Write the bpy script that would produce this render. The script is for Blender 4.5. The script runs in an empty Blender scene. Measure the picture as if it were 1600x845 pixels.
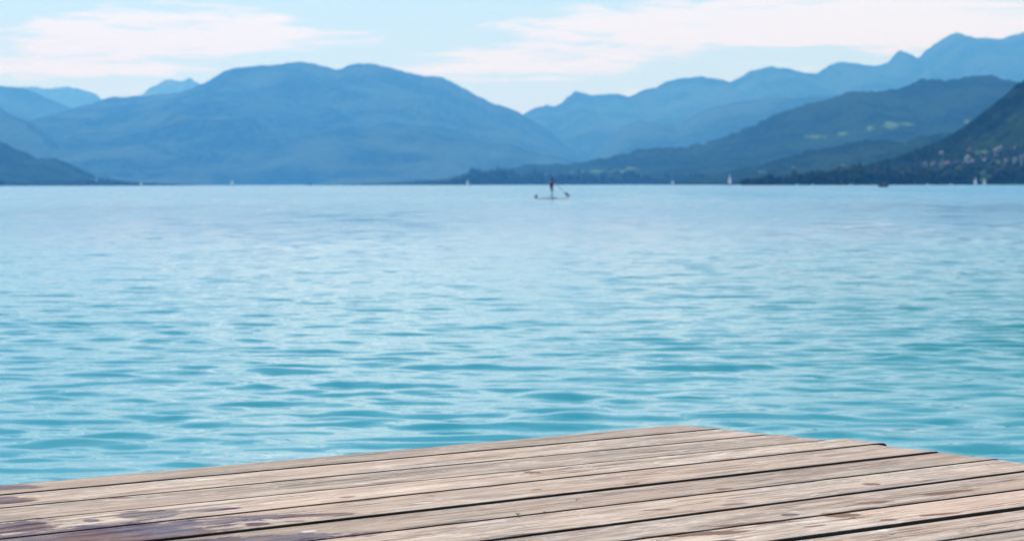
import bpy, bmesh, math, random
import numpy as np
from mathutils import Vector, Matrix, noise as mnoise

# ------------------------------------------------------------------ camera
S = bpy.context.scene
C = S.collection
F = 3650.0                      # focal length in pixels of the 1600 px wide photograph
CAM_H = 1.25                    # camera above the water
DECK_Z = 0.62                   # top of the jetty above the water
HY = 288.2
cam_d = bpy.data.cameras.new('camera'); cam = bpy.data.objects.new('camera', cam_d); C.objects.link(cam)
cam_d.sensor_width = 36; cam_d.lens = F * 36 / 1600
cam_d.clip_start = 0.1; cam_d.clip_end = 60000
PITCH = math.atan((422.5 - HY) / F); ROLL = -0.0022
CM = Matrix.Translation((0, 0, CAM_H)) @ Matrix.Rotation(math.pi/2 - PITCH, 4, 'X') @ Matrix.Rotation(ROLL, 4, 'Z')
cam.matrix_world = CM
cam_d.dof.use_dof = True; cam_d.dof.focus_distance = 4.9; cam_d.dof.aperture_fstop = 10.5
S.camera = cam

def ray(x, y): return (CM.to_3x3() @ Vector(((x-800)/F, -(y-422.5)/F, -1))).normalized()
def at_depth(x, y, Y):
    r = ray(x, y); return Vector((0, 0, CAM_H)) + r * (Y / r.y)
def on_plane(x, y, z=0.0):
    r = ray(x, y); return Vector((0, 0, CAM_H)) + r * ((z - CAM_H) / r.z)

# ------------------------------------------------------------------ sky, sun, exposure
SUN_EL, SUN_AZ = math.radians(50), math.radians(-22)       # azimuth from +Y (ahead) towards +X; sun ahead to the left
W = bpy.data.worlds.new('World'); S.world = W; W.use_nodes = True
nt = W.node_tree; nt.nodes.clear()
def N(nt, t, **k):
    n = nt.nodes.new(t)
    for a, v in k.items():
        if a.startswith('i_'): n.inputs[a[2:].replace('_', ' ')].default_value = v
        elif a[0] == 'i' and a[1:].isdigit(): n.inputs[int(a[1:])].default_value = v
        else: setattr(n, a, v)
    return n
def L(nt, a, b): nt.links.new(a, b)
def MA(nt, op, a, b=None, c=None, clamp=False):
    n = nt.nodes.new('ShaderNodeMath'); n.operation = op; n.use_clamp = clamp
    for i, v in enumerate((a, b, c)):
        if v is None: continue
        if isinstance(v, (int, float)): n.inputs[i].default_value = v
        else: L(nt, v, n.inputs[i])
    return n.outputs[0]
def MR(nt, v, a, b, c=0.0, d=1.0, smooth=True):
    n = nt.nodes.new('ShaderNodeMapRange'); n.interpolation_type = 'SMOOTHSTEP' if smooth else 'LINEAR'
    L(nt, v, n.inputs[0])
    for i, q in enumerate((a, b, c, d)): n.inputs[i+1].default_value = q
    return n.outputs[0]
def MIX(nt, fac, a, b, blend='MIX'):
    n = nt.nodes.new('ShaderNodeMix'); n.data_type = 'RGBA'; n.blend_type = blend; n.clamp_factor = True
    for s, v in ((0, fac), (6, a), (7, b)):
        if isinstance(v, (int, float)): n.inputs[s].default_value = v
        elif isinstance(v, tuple): n.inputs[s].default_value = (*v[:3], 1)
        else: L(nt, v, n.inputs[s])
    return n.outputs[2]

sky = N(nt, 'ShaderNodeTexSky', sky_type='NISHITA', sun_disc=False, sun_elevation=SUN_EL, sun_rotation=SUN_AZ,
        altitude=450, air_density=1.3, dust_density=0.4, ozone_density=2.0)
tc = N(nt, 'ShaderNodeTexCoord'); sx = N(nt, 'ShaderNodeSeparateXYZ'); L(nt, tc.outputs['Generated'], sx.inputs[0])
az = MA(nt, 'ARCTAN2', sx.outputs[0], sx.outputs[1])
el = MA(nt, 'ARCSINE', sx.outputs[2])
def cvec(sa, se, off=0.0):
    # thin layered cloud: far along azimuth, tight in elevation, opening up with height
    e2 = MA(nt, 'POWER', MA(nt, 'MAXIMUM', el, 0.0), 0.75)
    c = N(nt, 'ShaderNodeCombineXYZ'); L(nt, MA(nt, 'MULTIPLY', az, sa), c.inputs[0]); L(nt, MA(nt, 'MULTIPLY', e2, se), c.inputs[1])
    c.inputs[2].default_value = off
    return c.outputs[0]
n1 = N(nt, 'ShaderNodeTexNoise', i_Scale=1.0, i_Detail=9.0, i_Roughness=0.64, i_Distortion=0.5); L(nt, cvec(11, 60, 3.1), n1.inputs['Vector'])
n2 = N(nt, 'ShaderNodeTexNoise', i_Scale=1.0, i_Detail=4.0, i_Roughness=0.6, i_Distortion=0.6); L(nt, cvec(26, 170, 8.4), n2.inputs['Vector'])
def blob(px, py, rx, ry, amp):
    a0, e0 = (px-800)/F, (HY-py)/F
    dx = MA(nt, 'DIVIDE', MA(nt, 'SUBTRACT', az, a0), rx/F); dy = MA(nt, 'DIVIDE', MA(nt, 'SUBTRACT', el, e0), ry/F)
    d = MA(nt, 'SQRT', MA(nt, 'ADD', MA(nt, 'MULTIPLY', dx, dx), MA(nt, 'MULTIPLY', dy, dy)))
    return MR(nt, d, 0.35, 1.15, amp, 0.0)
terms = [blob(270, 55, 330, 50, .30), blob(90, 105, 230, 30, .25), blob(1130, 45, 420, 50, .34), blob(1480, 35, 330, 55, .30),
         blob(850, 95, 260, 26, .18), blob(620, 25, 170, 30, -.22), blob(20, 20, 110, 30, -.2), blob(700, 12, 200, 18, .0),
         blob(1200, 86, 150, 14, -.2), blob(820, 150, 200, 24, -.25), blob(170, 128, 120, 14, -.1), blob(850, 20, 90, 14, -.18)]
m = MA(nt, 'ADD', n1.outputs[0], MA(nt, 'MULTIPLY', MA(nt, 'SUBTRACT', n2.outputs[0], 0.5), 0.95))
for t in terms: m = MA(nt, 'ADD', m, t)
m = MA(nt, 'ADD', m, MA(nt, 'MULTIPLY', MR(nt, el, .10, .30), MR(nt, MA(nt, 'ABSOLUTE', MA(nt, 'ADD', az, .05)),  .05, .8, .03, -.08)))
mask = MR(nt, m, 0.50, 0.80)
SKY_STR = 0.12
skyc = N(nt, 'ShaderNodeVectorMath', operation='SCALE'); L(nt, sky.outputs[0], skyc.inputs[0]); skyc.inputs['Scale'].default_value = 1.0
# high thin veil plus brighter cloud sheets (values are in the sky texture's own units)
veil = MIX(nt, MR(nt, el, .08, .22, .72, .15), skyc.outputs[0], (3.3, 6.0, 9.5))
cl = MIX(nt, mask, veil, (7.3, 8.0, 8.8))
# bright cloud bank added unseen above the view to whiten water reflections, thickest straight ahead; bluer sky over it
n3 = N(nt, 'ShaderNodeTexNoise', i_Scale=1.0, i_Detail=5.0, i_Roughness=0.55, i_Distortion=0.3); L(nt, cvec(7, 34, 5.7), n3.inputs['Vector'])
azw = MR(nt, MA(nt, 'ABSOLUTE', MA(nt, 'ADD', az, .06)), .02, .50, .20, -.10)
hi = MR(nt, MA(nt, 'ADD', n3.outputs[0], azw), .65, .78)
hi = MA(nt, 'MULTIPLY', hi, MA(nt, 'MULTIPLY', MR(nt, el, .085, .14), MR(nt, el, .22, .48, 1, .10)))
cl = MIX(nt, hi, cl, (11.8, 13.2, 14.0))
bg = N(nt, 'ShaderNodeBackground'); bg.inputs['Strength'].default_value = SKY_STR
L(nt, cl, bg.inputs[0]); ow = N(nt, 'ShaderNodeOutputWorld'); L(nt, bg.outputs[0], ow.inputs[0])

sd = bpy.data.lights.new('sun', 'SUN'); sd.energy = 4.0; sd.angle = math.radians(0.53); sd.color = (1.0, .96, .90)
sun = bpy.data.objects.new('sun', sd); C.objects.link(sun)
sdir = Vector((math.sin(SUN_AZ)*math.cos(SUN_EL), math.cos(SUN_AZ)*math.cos(SUN_EL), math.sin(SUN_EL)))
sun.rotation_euler = (-sdir).to_track_quat('-Z', 'Y').to_euler(); sun.location = (0, 0, 40)
S.view_settings.view_transform = 'Standard'; S.view_settings.look = 'None'
S.view_settings.exposure = 0.17; S.view_settings.gamma = 1.0
cy = S.cycles; cy.max_bounces = 6; cy.diffuse_bounces = 3; cy.glossy_bounces = 3; cy.volume_bounces = 2; cy.transparent_max_bounces = 8
cy.use_denoising = True; cy.sample_clamp_indirect = 6; cy.caustics_reflective = False; cy.caustics_refractive = False

# ------------------------------------------------------------------ helpers
def new_mat(name):
    m = bpy.data.materials.new(name); m.use_nodes = True; nt = m.node_tree; nt.nodes.clear()
    out = nt.nodes.new('ShaderNodeOutputMaterial'); b = nt.nodes.new('ShaderNodeBsdfPrincipled'); L(nt, b.outputs[0], out.inputs[0])
    return m, nt, b
def simple(name, col, rough=0.6, var=0.12, scale=6.0, spec=0.5, metal=0.0):
    m, nt, b = new_mat(name)
    t = N(nt, 'ShaderNodeTexCoord'); n = N(nt, 'ShaderNodeTexNoise', i_Scale=scale, i_Detail=4.0); L(nt, t.outputs['Object'], n.inputs['Vector'])
    c = MIX(nt, n.outputs[0], tuple(v*(1-var) for v in col), tuple(min(1, v*(1+var)) for v in col))
    L(nt, c, b.inputs['Base Color']); b.inputs['Roughness'].default_value = rough; b.inputs['Specular IOR Level'].default_value = spec; b.inputs['Metallic'].default_value = metal
    return m
def tag(o, label=None, cat=None, group=None, kind=None):
    if label: o['label'] = label
    if cat: o['category'] = cat
    if group: o['group'] = group
    if kind: o['kind'] = kind
    return o
def empty(name, loc, rz=0.0, scale=1.0):
    o = bpy.data.objects.new(name, None); C.objects.link(o); o.location = loc; o.rotation_euler = (0, 0, rz); o.scale = (scale,)*3; o.empty_display_size = 0.2
    return o
def mobj(name, verts, faces, mat, parent=None, smooth=False):
    me = bpy.data.meshes.new(name); me.from_pydata([tuple(v) for v in verts], [], [tuple(f) for f in faces]); me.update()
    if smooth: me.polygons.foreach_set('use_smooth', [True]*len(me.polygons))
    o = bpy.data.objects.new(name, me); C.objects.link(o); me.materials.append(mat); o.parent = parent
    return o
def gridmesh(name, P, mat, smooth=True, parent=None):
    """P: (nr, nc, 3) array of points"""
    nr, nc = P.shape[:2]
    idx = np.arange(nr*nc).reshape(nr, nc)
    q = np.stack([idx[:-1, :-1], idx[:-1, 1:], idx[1:, 1:], idx[1:, :-1]], -1).reshape(-1, 4)
    me = bpy.data.meshes.new(name)
    me.vertices.add(nr*nc); me.vertices.foreach_set('co', P.reshape(-1).astype(np.float32))
    me.loops.add(q.size); me.loops.foreach_set('vertex_index', q.reshape(-1).astype(np.int32))
    me.polygons.add(len(q)); me.polygons.foreach_set('loop_start', np.arange(0, q.size, 4, dtype=np.int32)); me.polygons.foreach_set('loop_total', np.full(len(q), 4, np.int32))
    me.polygons.foreach_set('use_smooth', np.full(len(q), smooth)); me.update(calc_edges=True); me.validate()
    o = bpy.data.objects.new(name, me); C.objects.link(o); me.materials.append(mat); o.parent = parent
    return o
class MB:
    def __init__(s): s.v = []; s.f = []
    def add(s, v, f):
        k = len(s.v); s.v += [tuple(p) for p in v]; s.f += [tuple(i+k for i in q) for q in f]
    def box(s, x0, x1, y0, y1, z0, z1):
        s.add([(x0,y0,z0),(x1,y0,z0),(x1,y1,z0),(x0,y1,z0),(x0,y0,z1),(x1,y0,z1),(x1,y1,z1),(x0,y1,z1)],
              [(0,3,2,1),(4,5,6,7),(0,1,5,4),(1,2,6,5),(2,3,7,6),(3,0,4,7)])
    def tube(s, pts, rad, n=8):
        pts = [Vector(p) for p in pts]; rad = rad if isinstance(rad, (list, tuple)) else [rad]*len(pts)
        rings = []
        for i, p in enumerate(pts):
            d = (pts[min(i+1, len(pts)-1)] - pts[max(i-1, 0)]).normalized()
            a = d.orthogonal().normalized() if i == 0 else (a - d*a.dot(d)).normalized()
            b = d.cross(a); rings.append([p + (a*math.cos(2*math.pi*k/n) + b*math.sin(2*math.pi*k/n))*rad[i] for k in range(n)])
        v = [q for r in rings for q in r]
        f = [(i*n+k, i*n+(k+1) % n, (i+1)*n+(k+1) % n, (i+1)*n+k) for i in range(len(pts)-1) for k in range(n)]
        f += [tuple(range(n-1, -1, -1)), tuple(range((len(pts)-1)*n, len(pts)*n))]
        s.add(v, f)
    def ico(s, c, r, sub=2, jit=0.0, seed=0, sq=(1, 1, 1)):
        bm = bmesh.new(); bmesh.ops.create_icosphere(bm, subdivisions=sub, radius=1.0)
        vs = []
        for v in bm.verts:
            k = 1 + jit*(mnoise.fractal(v.co*1.7 + Vector((seed*3.1, seed*1.7, 0)), 1.0, 2.0, 3))
            vs.append((c[0]+v.co.x*r*k*sq[0], c[1]+v.co.y*r*k*sq[1], c[2]+v.co.z*r*k*sq[2]))
        s.add(vs, [[q.index for q in f.verts] for f in bm.faces]); bm.free()
    def build(s, name, mat, parent=None, smooth=False): return mobj(name, s.v, s.f, mat, parent, smooth)

def vnoise(x, y, seed=0):
    xi = np.floor(x).astype(np.int64); yi = np.floor(y).astype(np.int64); xf = x-xi; yf = y-yi
    def h(a, b):
        n = (a*374761393 + b*668265263 + seed*974634777) & 0xffffffff
        n = ((n ^ (n >> 13))*1274126177) & 0xffffffff
        return ((n ^ (n >> 16)) & 0xffff)/65535.0
    u = xf*xf*xf*(xf*(xf*6-15)+10); v = yf*yf*yf*(yf*(yf*6-15)+10)
    return (h(xi, yi)*(1-u)+h(xi+1, yi)*u)*(1-v) + (h(xi, yi+1)*(1-u)+h(xi+1, yi+1)*u)*v
def fbm(x, y, o=5, seed=0, g=0.5):
    r = 0; a = 1.0; t = 0
    for i in range(o): r = r + a*vnoise(x*2**i+17.3*i, y*2**i-9.1*i, seed+i); t += a; a *= g
    return r/t
def ridged(x, y, o=4, seed=0):
    r = 0; a = 1.0; t = 0
    for i in range(o): r = r + a*(1-np.abs(2*vnoise(x*2**i+3.3*i, y*2**i+1.7*i, seed+i)-1)); t += a; a *= .5
    return r/t

# ------------------------------------------------------------------ water
def water_mat():
    m, nt, b = new_mat('lake_water')
    t = N(nt, 'ShaderNodeTexCoord')
    n = N(nt, 'ShaderNodeTexNoise', i_Scale=0.05, i_Detail=2.0); L(nt, t.outputs['Object'], n.inputs['Vector'])
    # the shelf by the jetty is pale and green, further out the lake is deeper and bluer
    sp = N(nt, 'ShaderNodeSeparateXYZ'); L(nt, t.outputs['Object'], sp.inputs[0])
    dist = MR(nt, sp.outputs[1], 8, 70)
    side = MR(nt, MA(nt, 'ADD', sp.outputs[0], MA(nt, 'MULTIPLY', n.outputs[0], 4.0)), 1.0, 9.0)
    near = MIX(nt, side, (0.0, 0.255, 0.315), (0.0, 0.21, 0.19))
    c = MIX(nt, dist, near, (0.0, 0.20, 0.32))
    L(nt, c, b.inputs['Base Color']); b.inputs['IOR'].default_value = 1.33
    # small ripples on top of the modelled waves
    mp = N(nt, 'ShaderNodeMapping'); mp.inputs['Scale'].default_value = (0.75, 1.5, 1); mp.inputs['Rotation'].default_value = (0, 0, 0.12); L(nt, t.outputs['Object'], mp.inputs[0])
    r1 = N(nt, 'ShaderNodeTexNoise', i_Scale=5.0, i_Detail=2.0, i_Roughness=0.5, i_Distortion=0.4); L(nt, mp.outputs[0], r1.inputs['Vector'])
    b1 = N(nt, 'ShaderNodeBump', i_Strength=1.0, i_Distance=0.0025); L(nt, r1.outputs[0], b1.inputs['Height'])
    r2 = N(nt, 'ShaderNodeTexNoise', i_Scale=1.9, i_Detail=5.0, i_Roughness=0.6, i_Distortion=0.5); L(nt, mp.outputs[0], r2.inputs['Vector'])
    pm = N(nt, 'ShaderNodeMapping'); pm.inputs['Scale'].default_value = (1, .22, 1); L(nt, t.outputs['Object'], pm.inputs[0])
    pn = N(nt, 'ShaderNodeTexNoise', i_Scale=0.45, i_Detail=5.0, i_Roughness=0.62); L(nt, pm.outputs[0], pn.inputs['Vector'])
    pn2 = N(nt, 'ShaderNodeTexNoise', i_Scale=0.05, i_Detail=4.0, i_Roughness=0.6); L(nt, pm.outputs[0], pn2.inputs['Vector'])
    gsum = MA(nt, 'ADD', MA(nt, 'MULTIPLY', pn.outputs[0], .55), MA(nt, 'MULTIPLY', pn2.outputs[0], .45))
    gust = MR(nt, gsum, .42, .58, .05, 2.2)
    rg = MA(nt, 'MULTIPLY', MR(nt, sp.outputs[1], 15, 260, .05, .29, False), MR(nt, gsum, .42, .58, .72, 1.25)); L(nt, rg, b.inputs['Roughness'])
    far = MA(nt, 'MULTIPLY', MR(nt, sp.outputs[1], 25, 160), gust)
    b2 = N(nt, 'ShaderNodeBump', i_Distance=0.07); L(nt, far, b2.inputs['Strength']); L(nt, r2.outputs[0], b2.inputs['Height']); L(nt, b1.outputs[0], b2.inputs['Normal'])
    L(nt, b2.outputs[0], b.inputs['Normal'])
    return m
rng = np.random.default_rng(5)
def waves():
    dense = np.arange(-26, 26.0001, math.degrees(0.0014))
    ang = np.concatenate([np.linspace(-180, -40, 60), np.linspace(-39, -26.3, 24), dense, np.linspace(26.3, 39, 24), np.linspace(40, 180, 60)])
    ang = np.radians(ang)
    r = [0.05, 1, 2, 3, 4, 5, 5.7, 6.2]
    while r[-1] < 800: r.append(r[-1]*(1.0020+.0052*min(1, max(0, math.log(r[-1]/22)/math.log(800/22)))**1.6))
    while r[-1] < 21000: r.append(r[-1]*1.10)
    r = np.array(r)
    dr = np.gradient(r); da = np.gradient(ang)
    R, A = np.meshgrid(r, ang, indexing='ij'); DR, DA = np.meshgrid(dr, da, indexing='ij')
    X = R*np.sin(A); Y = R*np.cos(A)
    sp = np.maximum(DR*0.9, R*DA)
    Z = np.zeros_like(X)
    k = 84
    lam = np.exp(rng.uniform(np.log(.13), np.log(.60), k)); lam[:6] = [.8, 1.0, 1.3, 1.7, 2.3, 1.1]
    th = rng.normal(0.06, 0.29, k) + np.where(rng.random(k) < .12, rng.normal(0, .8, k), 0)     # travelling roughly towards the jetty
    slope = 0.0135*np.where(lam > 1.0, .55, 1.0)*np.where(lam < .24, .75, 1)
    sub = R[:, 0] < 720; ns = int(sub.sum())
    Xs, Ys, sps = X[:ns], Y[:ns], sp[:ns]
    # slow modulation in patches: calmer and rougher water
    mod = 0.70 + 0.6*fbm(Xs/5+40, Ys/14.0+40, 3, 7)
    Zs = np.zeros_like(Xs)
    wx = 0.22*(fbm(Xs/1.1, Ys/1.1, 2, 21)-.5); wy = 0.22*(fbm(Xs/1.1+50, Ys/1.1, 2, 22)-.5)
    for l, t, s in zip(lam, th, slope):
        kk = 2*math.pi/l; a = s/kk*math.sqrt(2)
        lod = np.clip(l/sps/2.2-1.0, 0, 1)
        ph = kk*((Xs+wx)*math.sin(t)+(Ys+wy)*math.cos(t)) + rng.uniform(0, 6.28)
        w = np.sin(ph); Zs += a*lod*(w + 0.18*(1-np.cos(2*ph))/2*np.sign(1))
    Z[:ns] = Zs*mod*np.clip((690-R[:ns])/450, 0, 1)
    return np.stack([X, Y, Z], -1)
P = waves()
lake = gridmesh('lake_water', P[:, ::-1], water_mat()); tag(lake, 'clear turquoise lake water with small ripples reaching the far shore', 'water', kind='structure')

# lake bed / ground sheet under everything
m_bed = simple('lake_bed', (.22, .2, .16), .9)
tag(mobj('ground', [(-21000, -300, -.95), (21000, -300, -.95), (21000, 26000, -.95), (-21000, 26000, -.95)], [(0, 1, 2, 3)], m_bed), 'lake bed and ground beneath the water', 'ground', kind='structure')

# ------------------------------------------------------------------ mountains and hills
def forest_mat(name, c0, c1, rock=(.24, .23, .21), rock_amt=0.0, sc=0.004, bump=6.0, meadow=True):
    m, nt, b = new_mat(name)
    t = N(nt, 'ShaderNodeTexCoord')
    n = N(nt, 'ShaderNodeTexNoise', i_Scale=sc, i_Detail=8.0, i_Roughness=0.62); L(nt, t.outputs['Object'], n.inputs['Vector'])
    n2 = N(nt, 'ShaderNodeTexNoise', i_Scale=sc*9, i_Detail=6.0, i_Roughness=0.7); L(nt, t.outputs['Object'], n2.inputs['Vector'])
    c = MIX(nt, MR(nt, n.outputs[0], .42, .60), c0, c1)
    c = MIX(nt, MR(nt, n2.outputs[0], .45, .70, 0, .6), c, tuple(v*2.1 for v in c1))
    if rock_amt > 0:
        g = N(nt, 'ShaderNodeTexNoise', i_Scale=sc*2.2, i_Detail=7.0, i_Roughness=0.68); L(nt, t.outputs['Object'], g.inputs['Vector'])
        c = MIX(nt, MR(nt, g.outputs[0], .66-rock_amt, .72), c, rock)
    if meadow:
        a = N(nt, 'ShaderNodeAttribute', attribute_name='meadow')
        me = MR(nt, MA(nt, 'ADD', a.outputs['Fac'], MA(nt, 'MULTIPLY', MA(nt, 'SUBTRACT', n2.outputs[0], .5), 2.2)), .42, .80, 0, .8)
        c = MIX(nt, me, c, (.12, .20, .07))
    L(nt, c, b.inputs['Base Color']); b.inputs['Roughness'].default_value = 1.0; b.inputs['Specular IOR Level'].default_value = 0.0
    bu = N(nt, 'ShaderNodeBump', i_Strength=.8, i_Distance=bump); L(nt, n2.outputs[0], bu.inputs['Height']); L(nt, bu.outputs[0], b.inputs['Normal'])
    return m

def ridge(name, label, pts, D, front, back, mat, seed, nx=260, nv=90, canopy=0.0, csc=9.0, gully=.16, gsc=700., rough=.0, meadows=(), shape=0.9, cat='mountain'):
    px = np.array([p[0] for p in pts], float); py = np.array([p[1] for p in pts], float)
    xs = np.linspace(px[0], px[-1], nx)
    # smooth interpolation of the crest
    ys = np.interp(xs, px, py)
    k = np.array([1, 2, 1])/4
    for _ in range(2): ys[1:-1] = np.convolve(ys, k, 'valid')
    hor = HY - (xs-800)*ROLL*-1*-1      # tilted horizon line
    hor = HY + (xs-800)*ROLL
    X0 = (xs-800)/F*D; H = (hor-ys)/F*D + CAM_H
    H = H + 1.9*rough*D/F*(fbm(xs/9.0, xs*0+seed, 5, seed, .6)-.5)*np.clip(H/60, 0, 1)
    t = np.concatenate([np.linspace(0, 1, nv)**.85, 1+np.linspace(0, 1, 14)[1:]])
    T, XX = np.meshgrid(t, X0, indexing='ij'); HH = np.broadcast_to(H, XX.shape)
    Tf = np.clip(T, 0, 1)
    Yd = np.where(T <= 1, D-front*(1-Tf), D+back*(T-1))
    prof = np.where(T <= 1, Tf**shape*(1-.25*np.sin(Tf*math.pi)*.6), (1-(T-1))**1.3)
    # spurs and gullies running down the slope
    bend = (fbm(XX/gsc/1.5, Yd/gsc/1.5, 3, seed+50)-.5)*gsc*1.6
    g = ridged((XX+bend)/gsc, Yd/gsc*.28, 4, seed+3)
    env = np.sin(np.clip(Tf, 0, 1)*math.pi)**.7*np.where(T <= 1, 1, 0)
    Z = HH*prof + HH*gully*(g-.62)*env*1.6 + HH*.07*(fbm(XX/gsc*3, Yd/gsc*3, 4, seed+9)-.5)*env
    if canopy: Z = Z + canopy*(fbm(XX/csc, Yd/csc, 2, seed+77)-.5)*np.clip(HH*prof/12, 0, 1)*np.clip((1.02-Tf)*6+.35, 0, 1)
    Z = np.where(T == 0, -1.6, np.where(T == 2, -1.0, np.maximum(Z, -.6)))
    Z[1:2] = np.maximum(Z[1:2], .4)
    Pm = np.stack([XX, Yd, Z], -1)
    o = gridmesh(name, Pm, mat)
    # meadow clearings as a vertex attribute
    sxp = 800 + Pm[..., 0]/Pm[..., 1]*F; syp = HY + (sxp-800)*ROLL - (Pm[..., 2]-CAM_H)/Pm[..., 1]*F
    md = np.zeros(sxp.shape)
    for (mx, my, rx, ry) in meadows:
        md = np.maximum(md, 1.15 - .62*np.sqrt(((sxp-mx)/rx)**2+((syp-my)/ry)**2))
    at = o.data.attributes.new('meadow', 'FLOAT', 'POINT'); at.data.foreach_set('value', np.clip(md, 0, 1).reshape(-1).astype(np.float32))
    tag(o, label, cat, kind='structure')
    return o, Pm, sxp, syp

G0, G1 = (.001, .004, .005), (.018, .034, .017)
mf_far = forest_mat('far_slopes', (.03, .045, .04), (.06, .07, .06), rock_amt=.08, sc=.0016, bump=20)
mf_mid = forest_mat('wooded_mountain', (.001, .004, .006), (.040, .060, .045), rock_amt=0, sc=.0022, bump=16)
mf_near = forest_mat('wooded_hill', G0, G1, sc=.005, bump=7)

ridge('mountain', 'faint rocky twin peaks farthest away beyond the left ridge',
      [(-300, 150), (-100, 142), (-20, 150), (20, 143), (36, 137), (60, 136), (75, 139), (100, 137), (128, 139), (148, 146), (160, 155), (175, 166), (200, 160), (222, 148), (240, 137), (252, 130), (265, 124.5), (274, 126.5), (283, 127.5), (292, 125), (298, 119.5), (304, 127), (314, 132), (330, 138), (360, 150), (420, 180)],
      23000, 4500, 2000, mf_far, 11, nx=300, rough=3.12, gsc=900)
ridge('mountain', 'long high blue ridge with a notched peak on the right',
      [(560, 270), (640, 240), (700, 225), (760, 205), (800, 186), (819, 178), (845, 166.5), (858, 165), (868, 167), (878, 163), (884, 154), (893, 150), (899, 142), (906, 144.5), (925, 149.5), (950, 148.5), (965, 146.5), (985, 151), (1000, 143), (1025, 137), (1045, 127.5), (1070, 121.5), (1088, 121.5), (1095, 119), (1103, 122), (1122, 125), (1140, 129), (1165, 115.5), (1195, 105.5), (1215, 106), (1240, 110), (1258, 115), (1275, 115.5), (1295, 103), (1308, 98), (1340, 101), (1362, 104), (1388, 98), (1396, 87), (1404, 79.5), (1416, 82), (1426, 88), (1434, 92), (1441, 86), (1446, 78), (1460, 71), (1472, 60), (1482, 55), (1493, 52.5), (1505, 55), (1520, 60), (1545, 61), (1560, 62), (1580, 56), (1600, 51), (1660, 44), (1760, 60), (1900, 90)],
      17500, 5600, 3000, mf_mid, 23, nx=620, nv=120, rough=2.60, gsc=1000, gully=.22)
ridge('mountain', 'blue mountain shoulder sloping down at the left edge',
      [(-420, 90), (-200, 105), (-60, 128), (0, 134.5), (25, 136.5), (45, 141), (65, 149), (90, 160), (110, 168), (150, 182), (220, 215), (300, 250), (380, 280)],
      16500, 5200, 2500, mf_mid, 31, nx=260, rough=2.08, gsc=900)
ridge('mountain', 'broad rounded blue mountain in the middle left rising from the lake',
      [(-60, 250), (20, 215), (70, 190), (105, 172), (140, 164), (162, 155), (182, 151), (205, 152), (240, 149), (280, 144.5), (305, 139), (326, 129), (345, 116), (362, 107.5), (380, 105), (410, 104), (440, 102), (455, 98.5), (470, 96.5), (485, 99.5), (500, 103), (516, 105.5), (524, 109.5), (535, 109), (548, 103), (564, 99.5), (578, 100.5), (590, 101.5), (600, 106), (609, 105.5), (622, 109.5), (645, 116), (672, 120), (694, 122.5), (712, 131), (740, 147), (765, 159.5), (790, 168), (806, 174), (818, 180), (842, 193), (862, 205), (882, 221), (905, 238), (935, 253), (970, 264), (1020, 276), (1060, 286)],
      14000, 4800, 3000, mf_mid, 47, nx=620, nv=150, rough=2.08, gsc=850, gully=.24)
ridge('mountain', 'darker blue foothill spur below the long right ridge',
      [(840, 286), (880, 272), (915, 252), (940, 230), (968, 202), (990, 190), (1003, 188), (1030, 193), (1055, 197), (1075, 188), (1100, 172), (1150, 160), (1200, 154), (1260, 152), (1330, 148), (1400, 144), (1500, 144), (1640, 150), (1800, 180)],
      12500, 3200, 2000, mf_mid, 53, nx=360, rough=2.08, gsc=650)
ridge('mountain', 'low spur with a smooth back in front of the broad mountain',
      [(160, 286), (200, 262), (240, 240), (290, 215), (330, 203), (380, 200), (430, 206), (480, 222), (540, 238), (600, 252), (680, 264), (760, 278), (800, 286)],
      12800, 2800, 1200, mf_mid, 59, nx=320, rough=2.08, gsc=600, gully=.2)
ridge('hill', 'blue wooded slope behind the dark hill at the left edge',
      [(-420, 90), (-200, 120), (-60, 150), (0, 167), (18, 180), (50, 191), (70, 206), (92, 226), (115, 246), (150, 268), (190, 282), (230, 287)],
      10500, 2400, 1200, mf_mid, 61, nx=300, canopy=14, csc=40, rough=2.08, gsc=500, cat='hill')
ridge('hill', 'dark blue wooded hill at the left edge by the shore',
      [(-420, 120), (-200, 165), (-80, 196), (0, 220), (14, 227), (30, 236), (45, 240), (55, 248), (75, 248), (95, 249), (112, 257), (126, 268), (140, 275), (165, 279), (200, 284), (230, 286), (280, 287.6)],
      6300, 1100, 900, mf_near, 71, nx=420, nv=120, canopy=9, csc=16, rough=3.12, gsc=330, cat='hill')
R2 = ridge('hill', 'long wooded hill with pale meadow clearings on the right shore',
      [(560, 288), (650, 284), (700, 280), (728, 272), (738, 266.5), (770, 265), (800, 263), (828, 257), (850, 257), (880, 256), (905, 254), (930, 250), (955, 245), (980, 239.5), (1010, 232.5), (1040, 230), (1065, 230), (1085, 227), (1100, 225), (1120, 219), (1140, 211), (1165, 202), (1185, 193), (1205, 183), (1222, 176), (1245, 168), (1265, 162), (1295, 153), (1320, 147), (1345, 144), (1375, 142), (1400, 139.5), (1415, 135), (1430, 127), (1445, 123.5), (1460, 124), (1475, 127), (1495, 124), (1515, 120), (1540, 118.5), (1558, 121), (1575, 127), (1600, 131), (1700, 120), (1900, 140)],
      6600, 1700, 1300, mf_near, 83, nx=700, nv=170, canopy=9, csc=17, rough=3.64, gsc=420, gully=.14,
      meadows=[(1392, 196, 12, 7), (1415, 195, 14, 3.5), (1360, 201, 5, 4), (1275, 214, 17, 3.5), (1316, 209, 8, 3), (968, 267, 12, 3), (935, 268, 14, 2.4), (985, 263, 10, 2), (1510, 190, 5, 3)], cat='hill')
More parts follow.
